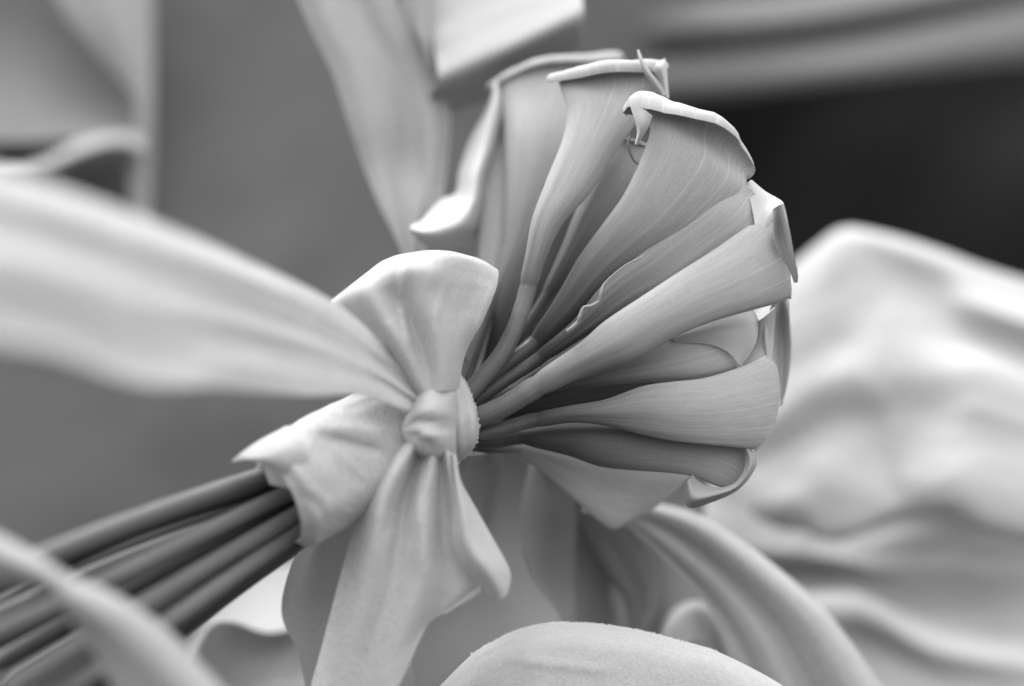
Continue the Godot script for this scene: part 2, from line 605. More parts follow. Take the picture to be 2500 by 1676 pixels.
# ---------------------------------------------------------------- the flowers
func lilies() -> void:
	var f: Node3D
	f = lily("leftmost calla lily with a bright white rolled rim beside the tall grey ribbon",
		[[1125, 880, 1150, 890, -1, 0.9], [1160, 720, 1205, 735, -4, 0.8], [1166, 580, 1245, 590, -6.4, 0.8], [1172, 450, 1270, 470, -8, 0.7], [1185, 330, 1290, 340, -9, 0.6], [1205, 215, 1300, 235, -10, 0.5]],
		{"stalk": 0.15, "seed": 1.0}, "1138,890,-1 1110,960,0 1085,1015,1 900,1090,2.8 640,1164,5.6 300,1284,11.5 -80,1436,17", [15, 17, 17, 18, 21, 24, 24])
	put("rolled_rim", sheet(grid_points("1207,200,-8.6 1211,197,-8.2 1216,204,-8.6|1192,262,-9.2 1210,258,-7.4 1231,285,-9.2|1150,340,-9.4 1188,350,-7 1227,360,-9.2|1124,415,-9 1164,426,-6.2 1196,440,-8.8|1114,472,-8.4 1154,490,-5.6 1184,510,-8.2|1082,487,-7.6 1124,540,-4.8 1168,577,-7.4|1052,515,-7 1074,562,-4.4 1105,608,-6.6|1026,543,-6 1036,568,-4.4 1042,600,-6|1006,548,-5.4 1002,560,-5 1008,572,-5.4", 70, 30), 0.001, PackedColorArray(), 0.3, 1.0), M.rim, f)

	f = lily("calla lily behind, its folded rim ending in a pale point at the top",
		[[1140, 900, 1160, 905, -2.5, 0.9], [1185, 740, 1215, 745, -4, 0.8], [1225, 600, 1290, 610, -5.5, 0.7], [1236, 480, 1335, 500, -6.5, 0.7], [1236, 350, 1400, 350, -7.5, 0.6], [1228, 260, 1455, 240, -8.5, 0.5], [1222, 215, 1500, 140, -9, 0.4]],
		{"seed": 2.0, "base": 0.12, "pale_from": 0.9, "rim": [0, 0, 0, 0, 0, 20, 30, 20], "lip": [16, 20, 22, 22, 18, 12, 12, 14], "curl": [170, 190, 190, 190, 160, 90, 90, 120]},
		"1150,902,-2.5 1120,965,-1 1090,1030,0 900,1118,1.2 640,1190,4.4 300,1300,7 -80,1460,9", [12, 15, 17, 18, 19, 20, 21])

	f = lily("upright calla lily with a level rolled rim and a thin hooked tip",
		[[1268, 700, 1310, 705, 0, 0.9], [1284, 620, 1332, 628, 0.2, 0.9], [1300, 535, 1372, 548, 0, 0.9], [1335, 440, 1440, 470, -0.5, 0.8], [1375, 340, 1500, 375, -1, 0.7], [1386, 270, 1560, 290, -1.5, 0.55], [1374, 222, 1612, 225, -2, 0.45], [1366, 192, 1622, 160, -2.2, 0.4]],
		{"stalk": 0.15, "seed": 3.0, "rim": [-5, -12, -18, -12, 0, 6, 8, 4], "lip": [6, 26, 32, 26, 16, 8, 6, 6], "curl": [70, 190, 200, 190, 170, 90, 90, 90], "base": 0.26, "pale_from": 0.6},
		"1288,708,0 1262,790,0.4 1222,870,0.8 1150,955,1.2 1095,1010,1.6 900,1120,3 660,1225,5.8 300,1400,12.5 -60,1570,18", [20, 21, 22, 22, 20, 20, 21, 22, 23])
	put("tip", sheet(grid_points("1556,124,-0.9 1558,122,-0.9 1560,124,-0.9|1563,150,-0.6 1567,148,-0.5 1571,150,-0.6|1574,178,-0.5 1581,175,-0.3 1588,178,-0.6|1592,206,-0.7 1600,204,-0.4 1612,205,-0.8|1606,236,-1.0 1618,234,-0.8 1628,232,-1.2", 30, 10), 0.0008), M.pale, f)
	put("folded_corner", sheet(grid_points("1590,170,-1.2 1606,152,-0.7 1622,143,-1.6|1600,178,-0.9 1613,166,-0.4 1626,160,-1.4|1612,200,-1.1 1620,200,-0.8 1629,200,-1.5|1622,240,-1.4 1627,240,-1.2 1632,240,-1.6", 24, 16), 0.0008), M.rim, f)

	f = lily("narrow calla lily wedged in shade between the upright lily and the widest striped one",
		[[1320, 720, 1345, 730, -2, 0.9], [1370, 610, 1420, 630, -2.4, 0.8], [1415, 500, 1490, 535, -2.6, 0.8], [1455, 410, 1560, 440, -2.8, 0.7], [1492, 355, 1610, 365, -3, 0.5]],
		{"seed": 4.0, "base": 0.08, "pale_from": 0.95, "rim": [0, 0, 0, 10, 20, 10, 0, 0], "lip": [8, 8, 10, 10, 8, 8, 8, 8], "curl": [120, 120, 140, 120, 90, 90, 90, 90]},
		"1332,725,-2 1270,820,-1.4 1180,930,-0.6 1100,1040,0.4 900,1140,1.6 660,1232,4.2 300,1412,7 -60,1590,9", [12, 14, 16, 18, 19, 20, 21, 22])

	f = lily("widest calla lily, finely striped, with a broad bright rim rolled over its mouth",
		[[1290, 826, 1325, 850, -0.5, 0.9], [1352, 738, 1415, 775, -0.2, 0.9], [1412, 632, 1510, 690, 0.2, 0.8], [1470, 552, 1590, 640, 0.5, 0.7], [1523, 480, 1680, 590, 0.7, 0.6], [1563, 400, 1760, 530, 0.8, 0.5], [1588, 330, 1815, 478, 0.8, 0.45], [1590, 290, 1822, 442, 0.6, 0.4]],
		{"seed": 5.0, "base": 0.07, "pale_from": 0.95, "rim": [0, 10, 24, 22, 0, 10, 20, 10], "lip": [8, 28, 46, 54, 40, 16, 8, 8], "curl": [110, 170, 180, 180, 170, 120, 90, 90], "flute": 0.02},
		"1306,838,-0.5 1240,888,0.2 1160,960,0.8 1100,1015,1 900,1130,2.2 660,1255,4.4 300,1450,8 -40,1640,11", [18, 18, 18, 19, 20, 21, 22, 23])
	put("tip", sheet(grid_points("1540,258,1.6 1562,262,2.2 1592,282,1.8|1550,290,1.9 1566,298,2.3 1584,306,1.8|1557,322,1.8 1563,326,2.1 1572,326,1.8|1552,352,1.6 1554,353,1.7 1557,352,1.6", 24, 16), 0.0008), M.rim, f)
	put("margin", tube(path_of("1540,330,0.9 1534,345,1.0 1537,370,1.0 1548,392,0.9 1566,407,0.7"), [0.0004, 0.0007, 0.0007, 0.0004], 24, 8), stem_mat, f)  # thin dark tube drawn in place of a shadow line

	f = lily("calla lily with a pointed grey lobe and a wavy margin, left of the notch",
		[[1300, 868, 1330, 885, 0.3, 0.9], [1395, 790, 1440, 815, 0.8, 0.8], [1475, 695, 1560, 745, 1.1, 0.5], [1570, 618, 1680, 690, 1.2, 0.35], [1650, 548, 1780, 620, 1.2, 0.26], [1700, 505, 1830, 585, 1.2, 0.24], [1740, 470, 1846, 560, 1.1, 0.24]],
		{"seed": 6.0, "base": 0.06, "pale_from": 1.0, "rim": [0, 30, 62, 46, 10, 0, 0, 0], "lip": [4, 4, 4, 4, 6, 6, 6, 4], "curl": [60, 60, 60, 60, 90, 90, 90, 60], "flute": 0.06},
		"1315,877,0.3 1250,920,0.7 1170,975,0.8 1100,1030,0.8 900,1150,2 680,1268,4.2 330,1490,7 0,1700,9", [15, 15, 16, 18, 19, 20, 21, 22])
	put("margin", tube(path_of("1575,624,2.5 1525,650,2.6 1479,690,2.5 1467,716,2.6 1463,735,2.5 1444,747,2.5 1425,752,2.4 1414,776,2.4 1411,786,2.3 1396,801,2.3 1384,810,2.2"), [0.0003, 0.0006, 0.0008, 0.0008, 0.0009, 0.0011], 80, 8), M.margin, f)

	f = lily("large calla lily in front with the thickest stalk, mouth at the right edge",
		[[1290, 924, 1316, 972, 2, 0.9], [1375, 868, 1415, 922, 2, 0.9], [1425, 833, 1480, 897, 2.1, 0.9], [1479, 786, 1560, 872, 2.2, 0.8], [1568, 727, 1650, 822, 2.3, 0.7], [1657, 669, 1740, 785, 2.3, 0.6], [1746, 614, 1835, 757, 2.2, 0.5], [1808, 572, 1890, 742, 2, 0.42], [1842, 548, 1925, 728, 1.8, 0.38]],
		{"stalk": 0.15, "seed": 7.0, "rim": [0, 12, 36, 52, -14, 20, 40, 20], "lip": [6, 5, 5, 4, 4, 14, 10, 8], "curl": [90, 60, 50, 40, 40, 100, 100, 90], "flute": 0.03, "base": 0.25, "pale_from": 0.7},
		"1303,948,2 1220,998,2 1140,1030,1.8 1080,1060,1.6 900,1160,3.4 690,1276,5.8 330,1490,12.5 0,1700,18", [25, 25, 24, 20, 20, 21, 22, 23])

	put("rolled_rim", sheet(grid_points("1822,452,0.9 1828,444,1.0 1834,440,0.8|1834,500,1.3 1852,480,1.1 1868,468,0.7|1842,540,1.6 1868,510,1.3 1896,484,0.8|1845,566,1.9 1880,520,1.8 1913,498,1.3|1842,590,2.0 1868,556,2.0 1905,520,1.6", 30, 24), 0.0008), M.rim, f)
	put("folded_edge", sheet(grid_points("1888,512,2.4 1900,502,2.7 1914,497,2.7|1888,545,2.6 1906,545,2.3 1922,540,3.2|1890,585,2.7 1912,585,2.3 1930,580,3.3|1905,622,2.7 1922,622,2.5 1938,625,3.2|1930,664,2.5 1938,664,2.6 1947,668,2.9|1940,690,2.3 1943,690,2.4 1947,690,2.5", 40, 24), 0.0007), M.margin, f)  # darker tone paints the shadowed hollow of the fold
	f = lily("small calla lily with an open mouth and pale inside, between the two lowest front lilies",
		[[1300, 958, 1315, 975, -0.5, 0.9], [1390, 922, 1425, 948, 0, 0.8], [1480, 880, 1540, 935, 0.2, 0.7], [1580, 842, 1680, 928, 0.3, 0.6], [1650, 815, 1760, 912, 0.3, 0.5], [1690, 808, 1800, 898, 0.3, 0.45]],
		{"seed": 8.0, "base": 0.06, "pale_from": 1.0, "tone": 0.72, "rim": [0, 10, 22, 10, 0, 70, 110, 70], "lip": [5, 4, 4, 4, 5, 10, 14, 10], "curl": [60, 50, 40, 50, 60, 100, 110, 100]},
		"1307,966,-0.5 1220,990,0 1140,1020,0.6 1080,1050,0.8 900,1165,2 700,1296,4.4 350,1520,8 20,1750,11", [9, 10, 12, 16, 18, 20, 21, 22])

	put("inner_wall", sheet(grid_points("1628,822,0.6 1640,828,0.8 1650,836,0.7|1700,790,0.6 1716,810,1.1 1730,840,1.0|1765,760,0.6 1782,802,1.3 1778,860,1.1|1832,756,0.5 1832,806,1.2 1800,886,1.0|1853,785,0.4 1842,842,0.9 1808,897,0.8", 40, 24), 0.0008), M.rim, f)
	f = lily("lower calla lily with a smooth rounded end and a curled white back rim",
		[[1300, 1010, 1304, 1045, 1, 0.9], [1390, 993, 1398, 1031, 1.3, 0.9], [1478, 978, 1484, 1040, 1.5, 0.85], [1568, 946, 1570, 1062, 1.6, 0.7], [1640, 935, 1650, 1078, 1.6, 0.6], [1715, 926, 1725, 1086, 1.5, 0.5], [1800, 902, 1800, 1092, 1.3, 0.42], [1868, 872, 1850, 1096, 1.0, 0.36]],
		{"stalk": 0.15, "seed": 9.0, "base": 0.1, "pale_from": 0.9, "rim": [-10, 20, 34, 24, 0, 0, 10, 0], "lip": [8, 6, 5, 5, 6, 6, 6, 8], "curl": [90, 70, 50, 50, 60, 90, 90, 90], "flute": 0.03},
		"1302,1027,1 1220,1048,1.2 1140,1066,1.2 1080,1085,1.4 900,1185,3.4 700,1316,5.8 395,1530,12 60,1760,17", [18, 17, 16, 17, 19, 20, 21, 22])
	put("back_rim", sheet(grid_points("1884,748,0.3 1904,718,0.6 1926,732,0|1868,800,0.6 1904,782,-0.6 1930,800,0.2|1872,870,0.4 1908,862,-0.8 1932,862,0|1884,940,0.2 1908,932,-0.6 1922,938,-0.2|1900,990,0 1906,992,-0.2 1910,986,-0.2", 40, 24), 0.0009), M.rim, f)
	put("inner_wall", sheet(grid_points("1846,790,0.2 1866,774,0.8 1893,750,0.5|1838,840,0.1 1862,826,0.3 1890,810,0.2|1822,880,0.2 1850,868,0.3 1886,864,0.3|1806,905,0.2 1840,905,0.4 1880,900,0.4", 24, 20), 0.0008), M.rim, f)

	f = lily("lowest calla lily, in shade, with its tip rolled under at the right",
		[[1270, 1052, 1274, 1086, -0.5, 0.9], [1380, 1040, 1384, 1110, -0.3, 0.85], [1470, 1038, 1464, 1137, 0, 0.75], [1560, 1042, 1545, 1147, 0.2, 0.65], [1650, 1052, 1630, 1153, 0.3, 0.55], [1735, 1060, 1695, 1163, 0.3, 0.45], [1795, 1070, 1745, 1184, 0.2, 0.4], [1822, 1092, 1775, 1192, 0.1, 0.36]],
		{"seed": 10.0, "base": 0.07, "pale_from": 1.0, "rim": [0, 20, 30, 20, 0, 10, 20, 10], "lip": [6, 6, 6, 6, 6, 8, 8, 8], "curl": [90, 80, 80, 80, 90, 90, 90, 90], "tone": 0.5, "flute": 0.02},
		"1272,1069,-0.5 1200,1080,0 1120,1085,0.4 1060,1105,0.8 900,1200,2.2 712,1336,4.6 405,1562,6 60,1810,7", [16, 16, 16, 17, 19, 20, 21, 22])

	put("rolled_tip", sheet(grid_points("1690,1160,0.6 1680,1175,1.2 1672,1192,0.8|1712,1182,0.8 1695,1215,1.7 1682,1238,0.9|1755,1193,1 1750,1208,1.8 1742,1224,0.9|1795,1180,1 1800,1188,1.7 1804,1193,0.8|1818,1148,1 1830,1146,1.6 1843,1142,0.6|1820,1112,0.8 1831,1108,1.3 1841,1105,0.5|1802,1075,0.7 1806,1072,0.9 1812,1070,0.5", 60, 30), 0.0008), M.margin, f)  # toned below the petals to paint the shade on the tip
	f = lily("pale calla lily hanging behind and below the shaded lowest lily",
		[[1270, 1085, 1262, 1108, -2, 0.9], [1370, 1095, 1345, 1170, -3, 0.7], [1450, 1100, 1425, 1240, -3.6, 0.6], [1560, 1115, 1490, 1292, -4, 0.5], [1640, 1130, 1530, 1278, -4.2, 0.4], [1690, 1150, 1560, 1262, -4.3, 0.4]],
		{"seed": 11.0, "base": 0.45, "pale_from": 0.4, "tone": 0.74, "lip": [5, 5, 5, 5, 5, 5, 5, 5]},
		"1266,1097,-2 1190,1095,-1 1110,1080,0 1050,1095,0.2 900,1180,1 700,1310,4 390,1530,7 60,1760,9", [10, 13, 16, 17, 18, 19, 20, 21])

	f = lily("added dark calla lily filling the shaded gap behind the striped one",
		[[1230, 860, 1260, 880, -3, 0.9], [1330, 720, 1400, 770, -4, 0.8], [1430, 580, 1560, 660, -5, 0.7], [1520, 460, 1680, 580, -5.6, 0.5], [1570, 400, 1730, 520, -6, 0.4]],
		{"seed": 12.0, "tone": 0.13, "base": 0.05}, "1245,870,-3 1170,960,-1.6 1100,1030,-0.4 900,1140,0.6 660,1208,4 300,1340,7 -40,1500,8", [14, 16, 17, 18, 19, 20, 21])  # added filler flower, near black to paint the shade inside the fan
	f = lily("added dark calla lily filling the shaded gap behind the small open one",
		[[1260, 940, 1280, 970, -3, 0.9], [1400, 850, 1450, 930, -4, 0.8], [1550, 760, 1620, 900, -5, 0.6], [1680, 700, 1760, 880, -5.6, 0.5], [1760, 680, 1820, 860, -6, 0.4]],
		{"seed": 13.0, "tone": 0.13, "base": 0.05}, "1270,955,-3 1180,1000,-1.6 1100,1050,-0.4 900,1160,0.6 690,1276,4 330,1480,6 0,1680,8", [14, 16, 17, 18, 19, 20, 21])  # second added filler, its dark colour standing in for shade
	f = lily("added dark calla lily filling the shaded gap between the bow and the upright lily",
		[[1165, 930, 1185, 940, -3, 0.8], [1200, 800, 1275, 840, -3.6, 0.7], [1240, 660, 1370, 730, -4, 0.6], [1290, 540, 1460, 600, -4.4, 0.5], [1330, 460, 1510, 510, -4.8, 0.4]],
		{"seed": 14.0, "tone": 0.13, "base": 0.05}, "1175,935,-3 1130,990,-1.6 1085,1030,-0.4 900,1130,0.6 680,1225,4.2 300,1370,8 -40,1520,11", [12, 14, 17, 18, 19, 20, 21])  # third added filler, coloured dark as the shade beside the bow
	f = lily("added dark calla lily filling the shaded gap under the thickest stalk",
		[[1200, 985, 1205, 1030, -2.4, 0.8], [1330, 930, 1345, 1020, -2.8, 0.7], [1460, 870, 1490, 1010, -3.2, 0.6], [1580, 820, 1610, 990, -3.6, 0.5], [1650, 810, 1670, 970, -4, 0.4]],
		{"seed": 15.0, "tone": 0.13, "base": 0.05}, "1202,1008,-2.4 1150,1030,-1.4 1085,1060,-0.4 900,1170,0.8 690,1300,4.2 370,1500,6 0,1750,8", [12, 14, 17, 18, 19, 20, 21])  # fourth added filler, dark colour painting shade below the stalk


# ---------------------------------------------------------------- the bow
func bow() -> void:
	var b := thing("ribbon_bow", "wide white ribbon bow wrapped and knotted round the lily stems", "bow")
	# the cuff wound round the stems
	var cuff := loft([[628, 1098, 735, 1350, 6.0, 1.15], [700, 1044, 820, 1304, 5.3, 1.1], [775, 999, 900, 1252, 4.6, 0.8], [880, 952, 985, 1196, 3.4, 0.8], [1000, 908, 1060, 1152, 2, 0.8], [1080, 905, 1105, 1130, 0.6, 0.7], [1110, 925, 1118, 1105, 0, 0.6]],
		{"rim": [0, 22, 30, 20, 0, 0, 0, 0], "lip": [2, 2, 2, 2, 2, 2, 2, 2], "curl": [30, 30, 30, 30, 30, 30, 30, 30], "nl": 3, "nt": 90, "np": 130, "flute": 0.0, "seam": 275.0, "overlap": 20.0})
	var nn := normals_of(cuff)
	var nr := cuff.size()
	var nc: int = cuff[0].size()
	for i in nr:
		for j in nc:
			var u := float(i) / nr
			var w := float(j) / nc * TAU
			# windings that run slantwise round the stems, each edge a small step, with creases
			var q := fposmod(u * 3.0 + 0.10 * sin(w) + 0.12 * w, 1.0)
			var h := 0.0016 * (q - 0.5) * (1.0 - smoothstep(0.9, 1.0, q) * 2.0) * smoothstep(0.35, 0.7, u)
			h += 0.0028 * noise.get_noise_3d(u * 34.0 + w * 6.0, w * 3.0, 3.0) + 0.0006 * noise.get_noise_3d(u * 60.0 + w * 10.0, w * 4.0, 13.0)
			cuff[i][j] -= nn[i][j] * h
	crease(cuff, [[790, 1066, 935, 1104, -3.2, 13], [800, 1040, 950, 1060, 1.6, 16], [640, 1125, 735, 1110, 1.5, 14], [700, 1130, 800, 1230, 1.0, 12], [720, 1180, 790, 1260, -1.0, 12], [850, 1000, 965, 960, -1.6, 12], [830, 1110, 900, 1180, 1.0, 12], [690, 1180, 745, 1320, 1.2, 9]])
	put("cuff", sheet(cuff, 0.0008), M.ribbon, b)
	put("cuff_corner", sheet(wrinkle(grid_points("566,1127,6.8 592,1108,7 640,1076,7 700,1040,6.2|584,1125,7 612,1115,7.5 660,1090,7.7 715,1060,7.4|604,1122,7.2 636,1122,7.9 684,1112,8.2 735,1088,8|640,1131,7.2 668,1142,7.8 708,1144,8.2 755,1128,8.0|662,1180,6.8 690,1186,7.2 725,1190,7.6 770,1178,7.4", 40, 40), 0.001, 1.0, 1.0, 3.0), 0.0008), M.ribbon, b)
	var edge := path_of("1112,905,1.6 1124,920,2.0 1140,946,2.3 1154,980,2.5 1163,1020,2.7 1165,1052,2.7 1160,1080,2.6 1142,1106,2.2 1118,1127,1.6")
	var band := sheet(crease(grid_points("1040,915,2.2 1050,920,3.0 1062,940,3.5 1072,975,3.9 1078,1015,4.1 1080,1055,4.1 1076,1085,3.9 1066,1110,3.5 1054,1136,2.6|1096,902,1.8 1112,915,2.4 1128,942,2.8 1141,978,3.0 1150,1018,3.3 1152,1054,3.3 1147,1084,3.1 1131,1109,2.7 1108,1132,2|1112,905,1.6 1124,920,2.0 1140,946,2.3 1154,980,2.5 1163,1020,2.7 1165,1052,2.7 1160,1080,2.6 1142,1106,2.2 1118,1127,1.6", 40, 80), [[1104, 915, 1130, 1010, 1.6, 7], [1130, 1010, 1122, 1110, 1.4, 7], [1118, 920, 1146, 1020, -1.2, 6], [1146, 1020, 1138, 1090, -1.2, 6], [1092, 930, 1112, 1030, -1.4, 7], [1112, 1030, 1104, 1110, -1.2, 7]]), 0.0008)
	put("edge_band", band, M.ribbon, b)
	var fr := put("frayed_edge", fringe(edge, Vector3.ZERO, 420, 0.0018), M.thread, b)
	fr.set_meta("kind", "stuff")
	# the knot
	put("knot", sheet(wrinkle(strip_points([
		[976, 1046, 3.8, 978, 1062, 3.8, [0, 0.1, 0.2, 0.3, 0.3, 0.3, 0.3, 0.3, 0.2, 0.2, 0.1, 0.1, 0]],
		[990, 1020, 4.9, 994, 1080, 4.8, [0, 0.3, 0.5, 0.6, 0.6, 0.5, 0.6, 0.7, 0.6, 0.5, 0.4, 0.3, 0]],
		[1014, 975, 5.0, 1014, 1106, 5.0, [0, 0.7, 1.2, 1.5, 1.5, 1.3, 1.45, 1.6, 1.35, 1.3, 1.2, 0.8, 0]],
		[1048, 940, 4.8, 1042, 1124, 5.0, [0, 0.7, 1.2, 1.6, 1.8, 1.7, 1.5, 1.75, 1.95, 1.6, 1.4, 1.1, 0]],
		[1084, 926, 4.0, 1076, 1134, 4.4, [0, 0.5, 1.0, 1.4, 1.7, 1.8, 1.6, 1.55, 1.85, 1.75, 1.4, 0.9, 0]],
		[1112, 926, 2.8, 1108, 1138, 3.1, [0, 0.3, 0.7, 1.0, 1.1, 1.2, 1.1, 1.1, 1.2, 1.1, 0.8, 0.5, 0]],
		[1126, 940, 0.6, 1122, 1132, 0.8, [0, 0.1, 0.2, 0.3, 0.3, 0.3, 0.3, 0.3, 0.3, 0.3, 0.2, 0.1, 0]]], 80, 120), 0.0008, 0.9, 0.9, 8.0), 0.0008), M.ribbon, b)
	# the loop that stands up behind the knot
	put("loop", sheet(crease(wrinkle(grid_points("1004,975,4.2 1030,965,5.2 1056,958,5.4 1080,955,5.4 1100,955,4.4 1119,950,3"
		+ "|930,860,4.4 978,850,6 1022,838,5 1072,832,5.8 1116,842,4.4 1136,862,2.8"
		+ "|850,790,4.6 915,752,6.6 972,735,5.2 1050,728,6 1128,748,4.0 1178,782,2.6"
		+ "|812,745,4.4 885,700,6.4 962,665,5.6 1058,652,6 1142,672,3.4 1210,705,2"
		+ "|812,735,2.8 885,681,4 957,633,4 1067,616,4.2 1160,632,2 1215,660,0.6"
		+ "|840,750,0 900,695,0 970,655,-0.5 1070,645,-1 1150,660,-2.2 1196,685,-2"
		+ "|960,890,0 1000,870,0 1040,860,-0.5 1080,855,-1 1105,860,-1 1122,870,-1", 100, 80), 0.0011, 0.5, 1.3, 11.0), [[985, 640, 976, 740, 3.0, 9], [976, 740, 1000, 850, 3.0, 9], [1010, 650, 1005, 800, -1.5, 18], [1090, 680, 1060, 790, 1.2, 8], [1060, 790, 1050, 880, 1.2, 8], [1160, 690, 1130, 780, -2.2, 22], [1205, 700, 1150, 830, 1.5, 10], [940, 690, 950, 800, -1.5, 20]]), 0.0008), M.ribbon, b)
	# the great loop that swings out to the left, nearest to the lens
	put("loop", sheet(wrinkle(strip_points([
		[1045, 945, 4, 1000, 1010, 5.4, [0, 0.4, 0, 0.4, 0, 0.3, 0]],
		[940, 847, 5.4, 890, 966, 7.6, [0, 0.4, 0.0, 0.4, 0, 0.2, 0]],
		[812, 740, 10.4, 755, 966, 13, [0, 0.6, -0.7, 0.5, -0.1, 0.3, -0.2]],
		[600, 634, 18, 560, 945, 21, [0, 0.9, -1.2, 0.7, -0.3, 0.6, -0.6]],
		[374, 540, 25, 350, 938, 28, [-0.3, 0.7, -0.6, 0.8, 0.3, -1.4, 0.7]],
		[85, 444, 31, 100, 852, 33.5, [-0.5, 0.5, -0.3, 0.9, 0.4, -1.4, 0.7]],
		[-300, 340, 36, -300, 800, 38, [-0.5, 0.3, 0.3, 0.8, 0.3, -0.6, 0.5]]], 110, 70), 0.003, 0.9, 1.1, 21.0), 0.0008), M.ribbon, b)
	# the tail that falls from the knot
	put("tail", sheet(crease(wrinkle(grid_points("1000,1072,5 1020,1074,5.8 1040,1077,5 1060,1082,5.8 1075,1092,5 1092,1102,5.6 1110,1118,4.2"
		+ "|940,1125,4.6 975,1140,6.2 1010,1150,5 1045,1155,6.2 1075,1160,5 1100,1165,5.8 1118,1172,5"
		+ "|892,1205,4.4 932,1225,6.4 985,1240,5.2 1030,1245,6.5 1075,1250,5.2 1110,1255,5.6 1146,1250,5"
		+ "|862,1300,4.4 912,1320,6.4 970,1335,5.6 1030,1345,6.6 1080,1350,5.4 1125,1350,5.4 1170,1335,5"
		+ "|832,1410,4.5 887,1425,6.2 950,1440,5.8 1020,1445,6.4 1090,1440,5.6 1140,1430,5.4 1176,1415,5"
		+ "|786,1590,4.6 842,1595,6 905,1600,5.8 968,1590,6.2 1042,1522,5.6 1090,1490,5.4 1172,1440,5.2"
		+ "|750,1720,4.6 810,1720,6 880,1720,5.8 950,1710,6.2 1042,1528,5.6 1092,1496,5.4 1176,1446,5.2", 90, 80), 0.0009, 0.5, 1.6, 31.0), [[1010, 1090, 960, 1260, 1.5, 12], [960, 1260, 920, 1500, 1.4, 18], [1045, 1110, 1030, 1260, -1.8, 10], [1030, 1260, 1000, 1450, -1.2, 14], [1062, 1110, 1060, 1300, 1.4, 10], [1090, 1130, 1100, 1300, -1.6, 11], [985, 1180, 930, 1330, -1.2, 12]]), 0.0008), M.ribbon, b)
	put("folded_tail", sheet(grid_points("1100,1110,5 1107,1110,5.6 1112,1112,5|1108,1170,5.6 1116,1172,6.4 1124,1175,5.4|1108,1240,6 1130,1240,6.9 1154,1232,5.4|1106,1310,6.2 1145,1315,7 1202,1316,5.4|1128,1375,6.2 1178,1378,7 1240,1386,5.4|1178,1434,6 1214,1432,6.4 1245,1418,5.4|1212,1468,5.8 1226,1463,6 1238,1448,5.6", 60, 30), 0.0008), M.ribbon, b)


